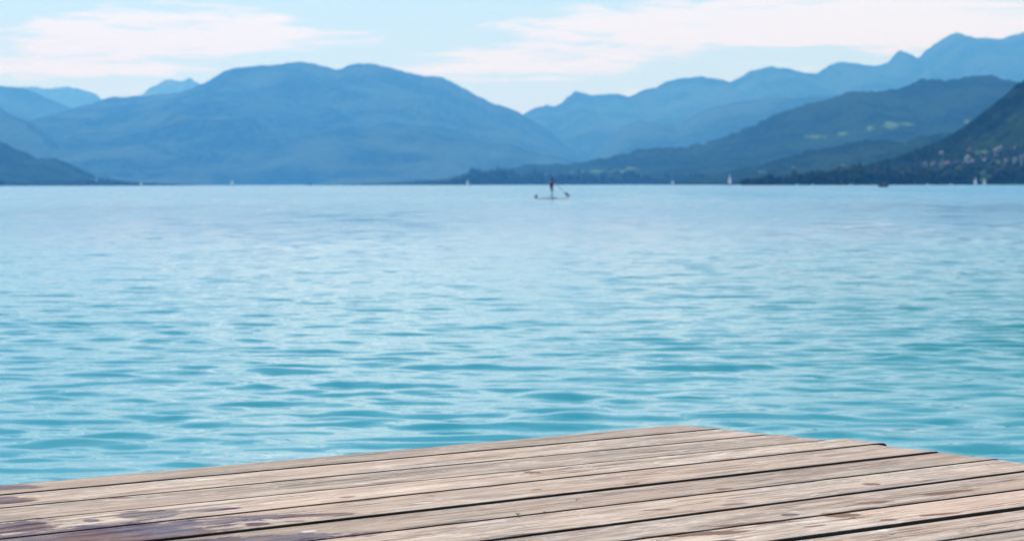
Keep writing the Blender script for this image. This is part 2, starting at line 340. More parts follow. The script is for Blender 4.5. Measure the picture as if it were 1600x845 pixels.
R2b = ridge('hill', 'low darker wooded hill in front of the long hill with meadows',
      [(1010, 288), (1060, 284), (1110, 276), (1150, 266), (1190, 258), (1230, 247), (1262, 236), (1300, 231), (1340, 222), (1375, 219), (1410, 222), (1440, 213), (1480, 209), (1520, 213), (1600, 220), (1700, 225), (1850, 230)],
      4300, 1000, 700, mf_near, 103, nx=560, nv=150, canopy=9, csc=13, rough=4.68, gsc=300, meadows=[(1190, 268, 9, 2), (1316, 258, 5, 2), (1240, 262, 6, 1.5)], cat='hill')
R3 = ridge('hill', 'steep dark wooded hillside at the right edge above the village',
      [(1180, 284), (1240, 277), (1300, 268), (1350, 259), (1400, 246), (1440, 231), (1465, 221), (1485, 214), (1500, 203), (1520, 190), (1540, 174), (1560, 158), (1580, 141), (1600, 124), (1640, 92), (1700, 55), (1780, 20), (1900, -10), (2050, -20)],
      2600, 640, 900, mf_near, 97, nx=520, nv=240, canopy=8, csc=9, rough=3.90, gsc=240, gully=.10, shape=1.35,
      meadows=[(1533, 238, 15, 2.5), (1476, 250, 7, 4), (1560, 255, 8, 4), (1440, 262, 7, 2), (1500, 262, 8, 2), (1512, 246, 7, 4), (1590, 258, 8, 3), (1548, 252, 8, 3)], cat='hill')

def surf_point(Rg, x, y):
    """the point of a hillside's front seen at pixel x, y"""
    _, Pm, sx_, sy_ = Rg; n = Pm.shape[0]-14
    d = (sx_[:n]-x)**2 + ((sy_[:n]-y)*1.5)**2
    i = np.unravel_index(np.argmin(d), d.shape)
    return Vector(Pm[i])

# ------------------------------------------------------------------ haze
hz = MB(); hz.box(-21500, 21500, -400, 26500, -1.9, 1500)
mh = bpy.data.materials.new('haze'); mh.use_nodes = True; nh = mh.node_tree; nh.nodes.clear()
oh = nh.nodes.new('ShaderNodeOutputMaterial'); pv = nh.nodes.new('ShaderNodeVolumePrincipled')
HAZE_DENS = 8.2e-5
pv.inputs['Color'].default_value = (.13, .48, 1.0, 1); pv.inputs['Absorption Color'].default_value = (1, 1, 1, 1)
pv.inputs['Density'].default_value = HAZE_DENS; pv.inputs['Anisotropy'].default_value = 0.1
L(nh, pv.outputs[0], oh.inputs['Volume'])
tag(hz.build('haze', mh), 'pale blue summer haze over the lake and mountains', 'haze', kind='stuff')

# ------------------------------------------------------------------ shoreline woods
def leaf_mat(name, c0, c1, sc=.5):
    m, nt, b = new_mat(name); t = N(nt, 'ShaderNodeTexCoord')
    n = N(nt, 'ShaderNodeTexNoise', i_Scale=sc, i_Detail=5.0, i_Roughness=.7); L(nt, t.outputs['Object'], n.inputs['Vector'])
    L(nt, MIX(nt, MR(nt, n.outputs[0], .32, .68), c0, c1), b.inputs['Base Color']); b.inputs['Roughness'].default_value = .9; b.inputs['Specular IOR Level'].default_value = .15
    return m
m_wood = leaf_mat('woodland', (.003, .008, .007), (.022, .040, .018), .09)
m_bark = simple('bark', (.12, .09, .07), .9)
random.seed(4)
def wood(name, label, spans, D, dj, sub=1):
    mb = MB(); k = 0
    for (x0, t0, x1, t1, n) in spans:
        for i in range(n):
            f = (i+random.random())/n; x = x0+(x1-x0)*f; top = t0+(t1-t0)*f
            Y = D + random.uniform(-.1, 1)*dj
            X = (x-800)/F*Y; hor = HY+(x-800)*ROLL
            h = (hor-top)/F*Y + CAM_H; h *= random.choice((.6, .75, .9, 1.0, 1.0, 1.3))*random.uniform(.85, 1.1)*(1.0+.0*k)
            base = 0.0; r = h*random.uniform(.22, .34)
            conif = random.random() < .25
            if conif:
                mb.tube([(X, Y, base), (X, Y, h*.15), (X, Y, h*.16), (X, Y, h*.55), (X, Y, h*1.05)], [r*.2, r*.2, r*.9, r*.5, .05], 7)
            else:
                mb.tube([(X, Y, base), (X, Y, h*.4)], [r*.12, r*.08], 5)
                for q in range(4):
                    a = random.random()*6.28; d = r*random.uniform(.15, .6); z = h*random.uniform(.38, .78)
                    mb.ico((X+math.cos(a)*d, Y+math.sin(a)*d, z), r*random.uniform(.5, .85), sub, .7, k*5+q, (1, 1, .9))
            # undergrowth along the bank
            mb.ico((X+r*.5, Y-r*.3, h*.12), r*.8, 1, .6, k+900, (1.3, .8, .7)); k += 1
    o = mb.build(name, m_wood, None, False); tag(o, label, 'woodland', kind='stuff'); return o
wood('shoreline_wood', 'dark tree belt along the near right shore below the village',
     [(1158, 279, 1200, 275, 26), (1200, 275, 1290, 270, 50), (1290, 268, 1345, 262, 34), (1345, 262, 1420, 266, 44), (1420, 266, 1600, 262, 100), (1600, 263, 1760, 258, 60)], 2040, 60, 2)
wood('shoreline_wood', 'low hazy tree line on the centre shore at the foot of the long hill',
     [(648, 284, 700, 283, 40), (700, 282, 735, 272, 34), (735, 267, 830, 268, 70), (830, 268, 1000, 272, 100), (1000, 274, 1165, 272, 90)], 4850, 80, 1)
wood('shoreline_wood', 'low dark tree line on a spit at the far left shore',
     [(-60, 284, 120, 281, 50), (120, 278, 180, 281, 36), (180, 282, 232, 286, 30), (232, 285, 285, 288, 30)], 5150, 60, 1)

def slope_wood(name, label, Rg, boxes, seed):
    rnd = random.Random(seed); mb = MB()
    for (x0, x1, y0, y1, n, hm) in boxes:
        for i in range(n):
            p = surf_point(Rg, rnd.uniform(x0, x1), rnd.uniform(y0, y1)); h = hm*rnd.uniform(.6, 1.25); r_ = h*.34
            p = p + Vector((rnd.uniform(-2, 2), rnd.uniform(-3, 3), 0))
            mb.tube([(p.x, p.y, p.z-2), (p.x, p.y, p.z+h*.4)], [r_*.14, r_*.08], 5)
            for q in range(3):
                a = rnd.random()*6.28; mb.ico((p.x+math.cos(a)*r_*.4, p.y+math.sin(a)*r_*.4, p.z+h*rnd.uniform(.4, .75)), r_*rnd.uniform(.6, .9), 1, .7, i*3+q)
    o = mb.build(name, m_wood, None, False); tag(o, label, 'woodland', kind='stuff')
slope_wood('village_wood', 'dark garden trees standing among the village houses on the right', R3, [(1430, 1600, 236, 266, 260, 5.0), (1400, 1600, 262, 272, 150, 6)], 6)
def leaf_tree(name, label, x, base, top, D, mat, seed, spread=.42, cat='tree'):
    X = (x-800)/F*D; hor = HY+(x-800)*ROLL; h = (hor-top)/F*D+CAM_H
    t = empty(name, (X, D, 0)); rnd = random.Random(seed)
    tr = MB(); tr.tube([(0, 0, -.3), (h*.01, 0, h*.25), (0, 0, h*.5), (h*.02, 0, h*.75)], [h*.035, h*.028, h*.018, h*.006], 8)
    for k in range(5):
        a = k*1.26; tr.tube([(0, 0, h*(.25+.06*k)), (math.cos(a)*h*.16, math.sin(a)*h*.12, h*(.45+.06*k))], [h*.014, h*.005], 6)
    tr.build('trunk', m_bark, t)
    cr = MB()
    cl = []
    for q in range(11):
        a = rnd.random()*6.28; zz = rnd.uniform(.35, .92); rr = h*spread*rnd.uniform(.3, .9)*math.sin(min(1, 1.25-zz)*math.pi*.55)
        cl.append((math.cos(a)*rr, math.sin(a)*rr*.7, h*zz, h*rnd.uniform(.10, .19)))
    for k in range(1100):
        q = cl[k % 11]; dv = Vector((rnd.gauss(0, 1), rnd.gauss(0, 1), rnd.gauss(0, .7))).normalized()*q[3]*rnd.random()**.4; c = Vector(q[:3])+dv; s = h*.045*rnd.uniform(.6, 1.4)
        n = Vector((rnd.gauss(0, 1), rnd.gauss(0, 1), rnd.gauss(0, 1)+.6)).normalized(); u = n.orthogonal().normalized(); v = n.cross(u)
        cr.add([c-u*s, c-v*s*.7, c+u*s, c+v*s*.7], [(0, 1, 2, 3)])
    cr.build('crown', mat, t); tag(t, label, cat); return t
m_pale = leaf_mat('pale_leaves', (.12, .24, .10), (.26, .40, .17), .4)
leaf_tree('broadleaf_tree', 'pale green tree on the right shore behind two white sails', 1538, 287, 267, 1990, m_pale, 3, .62)
leaf_tree('broadleaf_tree', 'rounded tree with lighter leaves standing above the dark tree belt', 1334, 287, 258, 2010, leaf_mat('soft_leaves', (.04, .08, .03), (.09, .14, .06), .4), 5, .3)
leaf_tree('broadleaf_tree', 'small dark tree on the shore at the left edge of the photo', 2, 290, 282.5, 3300, m_wood, 8, .5)

# ------------------------------------------------------------------ houses
m_white = simple('white_render', (.46, .46, .45), .8, .05, .6); m_cream = simple('cream_render', (.5, .44, .36), .8, .05, .6); m_pink = simple('pink_render', (.46, .3, .28), .8, .05, .6)
m_brownw = simple('brown_boarding', (.2, .12, .07), .8, .2, 1.0); m_red = simple('red_roof_tiles', (.22, .10, .08), .8, .2, 2.0); m_grey = simple('grey_roof_tiles', (.22, .22, .24), .8, .2, 2.0)
m_win = simple('window_glass', (.04, .05, .07), .15, .1, 1.0); m_trim = simple('window_trim', (.7, .68, .64), .6)
def house(label, x, y, Rg, w, wallm, roofm, rz, group, storeys=2):
    if isinstance(Rg, (int, float)): p = at_depth(x, y, Rg); p.z = max(p.z, .5)
    else: p = surf_point(Rg, x, y)
    w *= .66; t = empty('house', (p.x, p.y, p.z), rz); d = w*.8; hh = 2.9*storeys; over = .7; rh = w*.32
    wb = MB(); wb.add([(-w/2, -d/2, -4), (w/2, -d/2, -4), (w/2, d/2, -4), (-w/2, d/2, -4), (-w/2, -d/2, hh), (w/2, -d/2, hh), (w/2, d/2, hh), (-w/2, d/2, hh), (0, -d/2, hh+rh), (0, d/2, hh+rh)],
                      [(0, 1, 5, 4), (1, 2, 6, 5), (2, 3, 7, 6), (3, 0, 4, 7), (4, 5, 8), (6, 7, 9), (5, 6, 9, 8), (7, 4, 8, 9)])
    wb.build('wall', wallm, t)
    s = rh/(w/2); e = w/2+over; zt = .28
    rb = MB()
    for q in (-1, 1):
        rb.add([(q*e, -d/2-over, hh-s*over+.02), (0, -d/2-over, hh+rh+.02), (0, d/2+over, hh+rh+.02), (q*e, d/2+over, hh-s*over+.02),
                (q*e, -d/2-over, hh-s*over+.02+zt), (0, -d/2-over, hh+rh+.02+zt), (0, d/2+over, hh+rh+.02+zt), (q*e, d/2+over, hh-s*over+.02+zt)],
               [(0, 1, 2, 3), (4, 7, 6, 5), (0, 4, 5, 1), (2, 6, 7, 3), (3, 7, 4, 0)])
    ro = rb.build('roof', roofm, t)
    cb = MB(); cb.box(w*.16, w*.16+.7, -.3, .5, hh+rh*.4, hh+rh+1.1); cb.build('chimney', wallm, ro)
    for st in range(storeys):
        for k in range(3):
            if st == 0 and k == 1: continue
            xx = (k-1)*w*.29
            g = MB(); g.box(xx-.55, xx+.55, -d/2-.06, -d/2-.02, .9+2.9*st, 2.3+2.9*st); wo = g.build('window', m_win, t)
            fr = MB(); fr.add([(xx+a_*q, -d/2-dd_, 1.6+2.9*st+c_*q2) for dd_ in (.061, .1) for a_, c_ in ((.55, .7), (.68, .82)) for q, q2 in ((-1, -1), (1, -1), (1, 1), (-1, 1))], [f_ for k_ in range(4) for f_ in ((8+k_, 8+(k_+1) % 4, 12+(k_+1) % 4, 12+k_), (k_, 4+k_, 4+(k_+1) % 4, (k_+1) % 4), (4+k_, 12+k_, 12+(k_+1) % 4, 4+(k_+1) % 4), (k_, (k_+1) % 4, 8+(k_+1) % 4, 8+k_))]); fr.build('frame', m_trim, wo)
    g = MB(); g.box(-.55, .55, -d/2-.07, -d/2-.02, 0, 2.1); g.build('door', m_brownw, t)
    if storeys > 1:
        b = MB(); b.box(-w*.46, w*.46, -d/2-1.2, -d/2-.02, 2.65, 2.8); b.box(-w*.46, w*.46, -d/2-1.22, -d/2-1.1, 2.8, 3.6); b.build('balcony', m_brownw, t)
    tag(t, label, 'house', group)
GV = 'village houses on the lower right hillside'
GC = 'houses on the hazy centre shore'
hs = [('white house with grey roof, highest and leftmost in the village above the tree belt', 1471, 247, 5.5, m_white, m_grey, .2),
      ('small cream house with pale front at the left end of the village row', 1444, 264, 6.5, m_cream, m_grey, -.3),
      ('low white house with red roof beside the cream house in the lower row', 1458, 265, 6, m_white, m_red, .1),
      ('larger pinkish white house with red roof in the middle of the lower left row', 1470, 265, 7, m_white, m_red, -.1),
      ('pink house with wide red roof right of the larger pinkish white house', 1481, 264, 7.5, m_pink, m_red, .15),
      ('brown boarded chalet with red roof at the right end of the lower left row', 1492, 262, 6.5, m_brownw, m_red, -.2),
      ('tall cream house with grey roof in the middle of the village', 1512, 256, 7.5, m_cream, m_grey, .1),
      ('pink house with red roof at the top of the middle cluster', 1514, 241, 5.5, m_pink, m_red, -.1),
      ('wide white house with grey roof lowest in the middle cluster', 1510, 263, 9, m_white, m_grey, .0),
      ('pale house with red roof right of the lowest wide white house', 1520, 261, 5, m_cream, m_red, .3),
      ('small white house with grey roof below the bright meadow strip', 1530, 247, 5, m_white, m_grey, -.2),
      ('wide pale house with grey roof upper right of the meadow strip', 1557, 243, 7.5, m_cream, m_grey, .1),
      ('white house with grey roof right of and above the wide pale house', 1563, 239, 4.5, m_white, m_grey, .25),
      ('pink house with red roof high on the slope near the right edge', 1583, 239, 5, m_pink, m_red, -.15),
      ('bright white house standing alone near the right edge above the trees', 1586, 259, 5.5, m_white, m_grey, .05),
      ('grey white house at the right edge of the village', 1597, 254, 6.5, m_white, m_grey, -.1),
      ('small blue grey roofed house among trees in the right half of the village', 1538, 259, 5, m_cream, m_grey, .1),
      ('half hidden brown chalet with grey roof left of the bright white house', 1572, 260, 5, m_brownw, m_grey, .2)]
for (lb, x, y, w, a, b, rz) in hs: house(lb, x, y, R3, w, a, b, rz, GV)
for (lb, x, y, w, a, b, rz) in [('tiny white house nearest above the paddler on the centre shore', 852, 276, 9, m_white, m_grey, .1),
      ('tiny red roofed pink house just right of the house above the paddler', 865, 276, 8, m_pink, m_red, 0),
      ('pinkish white house with red roof on the centre shore right of the paddler', 893.5, 273, 11, m_pink, m_red, .1),
      ('bright white house on the centre shore, rightmost before the first meadow', 909, 271, 12, m_white, m_grey, -.1),
      ('low red roofed house close to the water on the centre shore', 944, 286, 9, m_pink, m_red, .1)]:
    house(lb, x, y, R2, w, a, b, rz, GC)
house('pale house among the trees on the far left spit', 151, 281, 5100, 9, m_cream, m_grey, .1, 'houses on the left shore')
house('cream house on the steep upper side of the long hill beside the large meadow', 1358, 204, R2, 10, m_cream, m_grey, .2, 'farm houses on the long hill')

# ------------------------------------------------------------------ boats
m_hull = simple('white_hull', (.8, .8, .78), .3); m_sail = simple('white_sailcloth', (.86, .86, .84), .7, .03)
_n = m_sail.node_tree; _o = [q for q in _n.nodes if q.type == 'OUTPUT_MATERIAL'][0]; _b = [q for q in _n.nodes if q.type == 'BSDF_PRINCIPLED'][0]
_t = _n.nodes.new('ShaderNodeBsdfTranslucent'); _t.inputs[0].default_value = (.86, .86, .84, 1); _m = _n.nodes.new('ShaderNodeMixShader'); _m.inputs[0].default_value = .5
L(_n, _b.outputs[0], _m.inputs[1]); L(_n, _t.outputs[0], _m.inputs[2]); L(_n, _m.outputs[0], _o.inputs[0]); m_dsail = simple('dark_sailcloth', (.06, .08, .12), .7)
m_mast = simple('metal_mast', (.5, .5, .52), .35, metal=.8); m_dark = simple('dark_hull', (.06, .05, .05), .4); m_teal = simple('teal_paint', (.03, .14, .15), .45); m_rbrown = simple('red_brown_paint', (.14, .07, .055), .5)
m_glass = simple('boat_glass', (.03, .05, .06), .1)
def hull_mb(Lh, Bh, Hh, draft=.15, n=14, transom=.75, sheer=.25):
    P_ = np.zeros((n, 9, 3))
    for i in range(n):
        s = i/(n-1); x = (s-.5)*Lh; half = Bh/2*(min(1, transom+(1-transom)*min(1, s/.35)) if s < .5 else max(.02, 1-((s-.5)/.5)**2.2))
        top = Hh*(1+sheer*(s**2)); keel = -draft*(1-max(0, (s-.7)/.3)**2*1.2)
        for j in range(9):
            a = (j/8)*math.pi; yy = -math.cos(a)*half; zz = top+(keel-top)*math.sin(a)**.7
            P_[i, j] = (x, yy, zz)
    mb = MB(); mb.add(P_.reshape(-1, 3), [(i*9+j, i*9+j+1, (i+1)*9+j+1, (i+1)*9+j) for i in range(n-1) for j in range(8)])
    mb.add(P_[0], [tuple(range(9))])
    # deck sheet a little below the gunwale
    dk = [(P_[i, 0, 0], P_[i, 0, 1]*.93, P_[i, 0, 2]-.08) for i in range(n)]+[(P_[i, 8, 0], P_[i, 8, 1]*.93, P_[i, 8, 2]-.08) for i in range(n)]
    return mb, dk, n
def sailboat(label, x, D, hm, rz, sailm, hullm, lean=0.0):
    """hm: height of the mast in metres"""
    X = (x-800)/F*D; t = empty('sailboat', (X, D, 0), rz); k = hm/10.0; t.rotation_euler[0] = lean
    mb, dk, n = hull_mb(7.4*k, 2.3*k, .8*k); mb.build('hull', hullm, t, True)
    d = MB(); d.add(dk, [(i, i+1, n+i+1, n+i) for i in range(n-1)]); d.build('deck', m_hull, t)
    c = MB(); c.box(-.6*k, 1.5*k, -.55*k, .55*k, .66*k, 1.15*k); cb = c.build('cabin', m_hull, t)
    for q in (-1, 1): g = MB(); g.box(-.3*k, 1.2*k, q*.5585*k-.0065*k, q*.5585*k+.0065*k, .82*k, 1.0*k); g.build('window', m_glass, cb)
    ma = MB(); ma.tube([(.7*k, 0, .7*k), (.7*k, 0, 10*k)], [.07*k, .04*k], 8); ma.build('mast', m_mast, t)
    bo = MB(); bo.tube([(.7*k, 0, 1.5*k), (-2.7*k, .35*k, 1.55*k)], .05*k, 8); bo.build('boom', m_mast, t)
    def sail(nm, a, b, c_, belly):
        v = []; fcs = []; m_ = 10
        for i in range(m_+1):
            for j in range(m_+1):
                s = i/m_; u = j/m_; p = Vector(a).lerp(Vector(b), s); q = Vector(c_).lerp(Vector(b), s)
                w = p.lerp(q, u); w.y += belly*math.sin(u*math.pi)*(1-s)**.5; v.append(w)
        fcs = [(i*(m_+1)+j, i*(m_+1)+j+1, (i+1)*(m_+1)+j+1, (i+1)*(m_+1)+j) for i in range(m_) for j in range(m_)]
        o = mobj(nm, v, fcs, sailm, t, True); so = o.modifiers.new('thick', 'SOLIDIFY'); so.thickness = .02
    sail('mainsail', (.62*k, 0, 1.7*k), (.62*k, 0, 9.8*k), (-2.6*k, .35*k, 1.7*k), .35*k)
    sail('jib', (3.5*k, 0, 1.1*k), (.8*k, 0, 8.6*k), (.4*k, .45*k, 1.3*k), .3*k)
    tag(t, label, 'sailboat', 'sailboats out on the lake'); return t
def dm(px, D): return px*D/F
sailboat('tallest white sailboat, under sail in front of the hill right of the paddler', 1140, 2100, dm(18, 2100), 1.0, m_sail, m_dark)
sailboat('small white sailboat between the paddler and the tallest sail', 1051, 3000, dm(9, 3000), .7, m_sail, m_hull)
sailboat('white sailboat alone below the broad mountain left of centre', 363, 3300, dm(10, 3300), .8, m_sail, m_hull)
sailboat('tiny white sailboat off the left spit, leftmost on the lake', 221, 3600, dm(7.5, 3600), .7, m_sail, m_hull)
sailboat('small white sailboat off the left tip of the centre shore', 730.5, 3200, dm(10, 3200), .8, m_sail, m_hull)
sailboat('tiny boat with a dark sail below the broad mountain', 484.5, 3400, dm(7, 3400), 1.0, m_dsail, m_dark)
sailboat('left one of two white sails before the pale green tree at the right', 1523.5, 1900, dm(13, 1900), .7, m_sail, m_hull)
sailboat('right one of two white sails before the pale green tree at the right', 1537.5, 1920, dm(12, 1920), .7, m_sail, m_hull)
def motorboat(label, x, D, Lb, rz):
    X = (x-800)/F*D; t = empty('motorboat', (X, D, 0), rz); k = Lb/5.5
    mb, dk, n = hull_mb(5.5*k, 2.0*k, .75*k); mb.build('hull', m_hull, t, True)
    d = MB(); d.add(dk, [(i, i+1, n+i+1, n+i) for i in range(n-1)]); d.build('deck', m_hull, t)
    c = MB(); c.add([(-.3*k, -.7*k, .68*k), (1.5*k, -.6*k, .68*k), (1.5*k, .6*k, .68*k), (-.3*k, .7*k, .68*k), (-.2*k, -.6*k, 1.5*k), (.7*k, -.5*k, 1.5*k), (.7*k, .5*k, 1.5*k), (-.2*k, .6*k, 1.5*k)],
                 [(4, 5, 6, 7), (0, 1, 5, 4), (1, 2, 6, 5), (2, 3, 7, 6), (3, 0, 4, 7)]); c.build('cabin', m_hull, t)
    w = MB(); w.add([(1.46*k, -.5*k, .8*k), (1.46*k, .5*k, .8*k), (.82*k, .44*k, 1.42*k), (.82*k, -.44*k, 1.42*k)], [(0, 1, 2, 3)]); w.build('windscreen', m_glass, t)
    e = MB(); e.box(-3.05*k, -2.78*k, -.2*k, .2*k, .1, .95*k); e.build('outboard_motor', m_dark, t)
    tag(t, label, 'motorboat', 'white boats moored along the right shore')
motorboat('white moored boat before the dark trees, leftmost along the right shore', 1245, 1950, 3.4, .5)
motorboat('white moored boat second from the left along the right shore', 1270, 1960, 3.0, 2.4)
motorboat('white moored boat in front of the lighter rounded tree', 1329, 1940, 3.6, .4)
motorboat('white moored boat on the right shore between rowing boat and twin sails', 1449, 1900, 4.0, .7)
motorboat('small white moored boat just left of the twin sails', 1486, 1920, 3.4, 2.2)

# ------------------------------------------------------------------ people
def skin_mesh(name, joints, edges, mat, parent, sub=2, root=0):
    me = bpy.data.meshes.new(name); me.from_pydata([j[0] for j in joints], edges, []); me.update()
    o = bpy.data.objects.new(name, me); C.objects.link(o)
    o.modifiers.new('s', 'SKIN').use_smooth_shade = True
    for i, j in enumerate(joints):
        r = j[1] if isinstance(j[1], tuple) else (j[1], j[1]); me.skin_vertices[0].data[i].radius = r
        me.skin_vertices[0].data[i].use_root = (i == root)
    sb = o.modifiers.new('u', 'SUBSURF'); sb.levels = sub; sb.render_levels = sub
    dg = bpy.context.evaluated_depsgraph_get(); ev = o.evaluated_get(dg); m2 = bpy.data.meshes.new_from_object(ev)
    m2.name = name; o.modifiers.clear(); o.data = m2; m2.materials.clear(); m2.materials.append(mat); o.parent = parent
    m2.polygons.foreach_set('use_smooth', [True]*len(m2.polygons))
    return o
m_skin = simple('skin', (.34, .21, .16), .5, .05, 8)
m_skin2 = simple('tanned_skin', (.40, .24, .17), .5, .05, 8)
def hand(joints, edges, wrist_i, wp, d, side):
    """palm, four fingers and a thumb growing from the wrist along d, curled round a shaft"""
    d = Vector(d).normalized(); s = Vector(side).normalized(); c = d.cross(s)
    palm = Vector(wp)+d*.07; joints.append((palm, (.034, .018))); pi = len(joints)-1; edges.append((wrist_i, pi))
    for q, ln in ((-1.5, .062), (-.5, .078), (.5, .072), (1.5, .055)):
        b = palm+d*.025+s*q*.018; k = len(joints)
        joints += [(b, .0085), (b+d*ln*.5+c*ln*.2, .008), (b+d*ln*.62+c*ln*.65, .007)]; edges += [(pi, k), (k, k+1), (k+1, k+2)]
    k = len(joints); joints += [(palm-d*.03+s*-.035, .011), (palm+d*.01+s*-.055+c*.02, .009), (palm+d*.035+s*-.05+c*.045, .008)]; edges += [(pi, k), (k, k+1), (k+1, k+2)]
def person(label, loc, rz, J, top, bottom, hairm, skinm, shoes=None, cat='person', extra=None):
    """J: dict of joint positions"""
    t = empty('person', loc, rz)
    V = {k: Vector(v) for k, v in J.items()}
    names = ['pelvis', 'waist', 'chest', 'neckb', 'neck']
    jo = [(V['pelvis'], (.11, .085)), (V['waist'], (.11, .08)), (V['chest'], (.14, .095)), (V['neckb'], (.07, .06)), (V['neck'], (.052, .052))]
    ed = [(0, 1), (1, 2), (2, 3), (3, 4)]
    hd = V['head']; fwd = Vector(J.get('face', (1, 0, 0))).normalized()
    jo += [(V['neck'].lerp(hd, .45)+fwd*.01, (.066, .072)), (hd, (.078, .092)), (hd+Vector((0, 0, .075)), (.068, .08)), (hd+Vector((0, 0, .12)), (.035, .04))]
    ed += [(4, 5), (5, 6), (6, 7), (7, 8)]
    for sd_ in ('L', 'R'):
        k = len(jo); jo += [(V['sh'+sd_], .058), (V['el'+sd_], .042), (V['wr'+sd_], .028)]; ed += [(2, k), (k, k+1), (k+1, k+2)]
        dv = (V['wr'+sd_]-V['el'+sd_]); hand(jo, ed, k+2, V['wr'+sd_], dv, Vector(J.get('hs', (0, 0, 1))))
        k = len(jo); jo += [(V['hip'+sd_], .05), (V['hip'+sd_].lerp(V['kn'+sd_], .5), .074), (V['kn'+sd_], .056), (V['kn'+sd_].lerp(V['an'+sd_], .35), .056), (V['an'+sd_], .036), (V['an'+sd_]+fwd*.10+Vector((0, 0, -.045)), (.04, .026)), (V['an'+sd_]+fwd*.18+Vector((0, 0, -.055)), (.034, .016))]
        ed += [(0, k)] + [(k+i, k+i+1) for i in range(6)]
    body = skin_mesh('body', jo, ed, skinm, t)
    # face: nose, eyes, ears
    sd3 = Vector((0, 0, 1)).cross(fwd); fb = MB(); fb.tube([hd+fwd*.085+Vector((0, 0, .03)), hd+fwd*.112+Vector((0, 0, -.005)), hd+fwd*.09+Vector((0, 0, -.015))], [.008, .014, .008], 6)
    fb.build('nose', skinm, t, True)
    for q in (-1, 1):
        fb = MB(); fb.ico(hd+sd3*q*.085+Vector((0, 0, .01)), .022, 1, 0, 0, (.6, .6, 1.2)); fb.build('ear', skinm, t, True)
        fb = MB(); fb.ico(hd+fwd*.083+sd3*q*.032+Vector((0, 0, .03)), .011, 1); fb.build('eye', m_dark, t, True)
    eb = MB(); eb.box(hd.x+fwd.x*.09-.008, hd.x+fwd.x*.09+.008, hd.y+fwd.y*.09-.02, hd.y+fwd.y*.09+.02, hd.z-.05, hd.z-.042); eb.build('mouth', m_dark, t)
    # clothes
    jt = [(V['pelvis']+Vector((0, 0, -.04)), (.20, .165)), (V['pelvis']+Vector((0, 0, .05)), (.165, .13)), (V['waist'], (.15, .12)), (V['chest'], (.18, .135)), (V['neckb']+Vector((0, 0, -.03)), (.08, .07))]; et = [(0, 1), (1, 2), (2, 3), (3, 4)]
    for sd_ in ('L', 'R'):
        k = len(jt); jt += [(V['sh'+sd_], .07), (V['sh'+sd_].lerp(V['el'+sd_], .6), .058)]; et += [(3, k), (k, k+1)]
    skin_mesh('shirt', jt, et, top, t)
    jb = [(V['pelvis']+Vector((0, 0, -.03)), (.20, .175)), (V['pelvis']+Vector((0, 0, .09)), (.15, .12))]; eb_ = [(0, 1)]
    for sd_ in ('L', 'R'):
        k = len(jb); jb += [(V['hip'+sd_], .118), (V['hip'+sd_].lerp(V['kn'+sd_], .5), .092), (V['hip'+sd_].lerp(V['kn'+sd_], .88), .078)]; eb_ += [(0, k), (k, k+1), (k+1, k+2)]
    skin_mesh('shorts', jb, eb_, bottom, t)
    h = MB(); h.ico(hd+Vector((0, 0, .075))-fwd*.022, .098, 2, .12, 3, (1, 1, .95)); h.build('hair', hairm, t, True); h = MB(); h.tube([hd-fwd*.085+Vector((0, 0, .06)), hd-fwd*.11-Vector((0, 0, .02)), hd-fwd*.10-Vector((0, 0, .1))], [.05, .045, .015], 8); h.build('ponytail', hairm, t, True)
    tag(t, label, cat)
    return t
m_navy = simple('navy_fabric', (.02, .025, .06), .8); m_black = simple('black_fabric', (.015, .018, .03), .8); m_hair = simple('dark_hair', (.03, .02, .015), .6)
m_pinkf = simple('pink_fabric', (.5, .12, .2), .7); m_bluef = simple('light_blue_fabric', (.45, .55, .85), .8); m_plum = simple('plum_fabric', (.22, .04, .16), .8)
# stand-up paddler
B0 = on_plane(862, 310.9, 0.0)
sup_z = .12
PX, PY = B0.x, B0.y
J = dict(pelvis=(-.02, 0, .90), waist=(.0, 0, 1.04), chest=(.03, 0, 1.24), neckb=(.05, 0, 1.38), neck=(.06, 0, 1.44), head=(.09, 0, 1.53), face=(1, -.1, 0),
         shL=(.03, .17, 1.33), elL=(.10, .27, 1.12), wrL=(.07, .11, 1.31), shR=(.05, -.17, 1.33), elR=(.17, -.27, 1.12), wrR=(.31, -.13, 1.14),
         hipL=(-.02, .09, .86), knL=(.05, .12, .47), anL=(-.02, .12, .07), hipR=(-.02, -.09, .86), knR=(.06, -.12, .47), anR=(.0, -.12, .07), hs=(.3, 0, 1))
pd = person('person standing on a paddleboard, dark clothes with pink at the back, holding a paddle', (PX, PY, sup_z), 0.0, J, m_navy, m_black, m_hair, m_skin)
vj = [(Vector((-.10, 0, 1.04)), (.11, .09)), (Vector((-.11, 0, 1.2)), (.13, .11)), (Vector((-.09, 0, 1.36)), (.10, .08))]
skin_mesh('backpack', vj, [(0, 1), (1, 2)], m_pinkf, pd)
m_board = simple('pale_board', (.62, .62, .58), .4, .05, 2); m_pad = simple('deck_pad', (.25, .3, .32), .8)
bt = empty('paddleboard', (PX+.03, PY, 0))
n = 26; rows = []
for i in range(n):
    s = i/(n-1); x = -1.48+3.02*s; w = .39*min(1, (s/.12)**.6 if s < .12 else 1, )*(1-max(0, (s-.5)/.5)**2.6)**.6+.004; rk = .22*max(0, (s-.78)/.22)**2+.03*max(0, (.12-s)/.12)
    rows.append([(x, w*math.cos(a), rk+.065+.055*math.sin(a)*(1 if math.sin(a) > 0 else 1.2)) for a in np.linspace(0, 2*math.pi, 17)[:-1]])
mb = MB(); mb.add([p for r in rows for p in r], [(i*16+k, (i+1)*16+k, (i+1)*16+(k+1) % 16, i*16+(k+1) % 16) for i in range(n-1) for k in range(16)] + [tuple(range(16)), tuple(range((n-1)*16, n*16))])
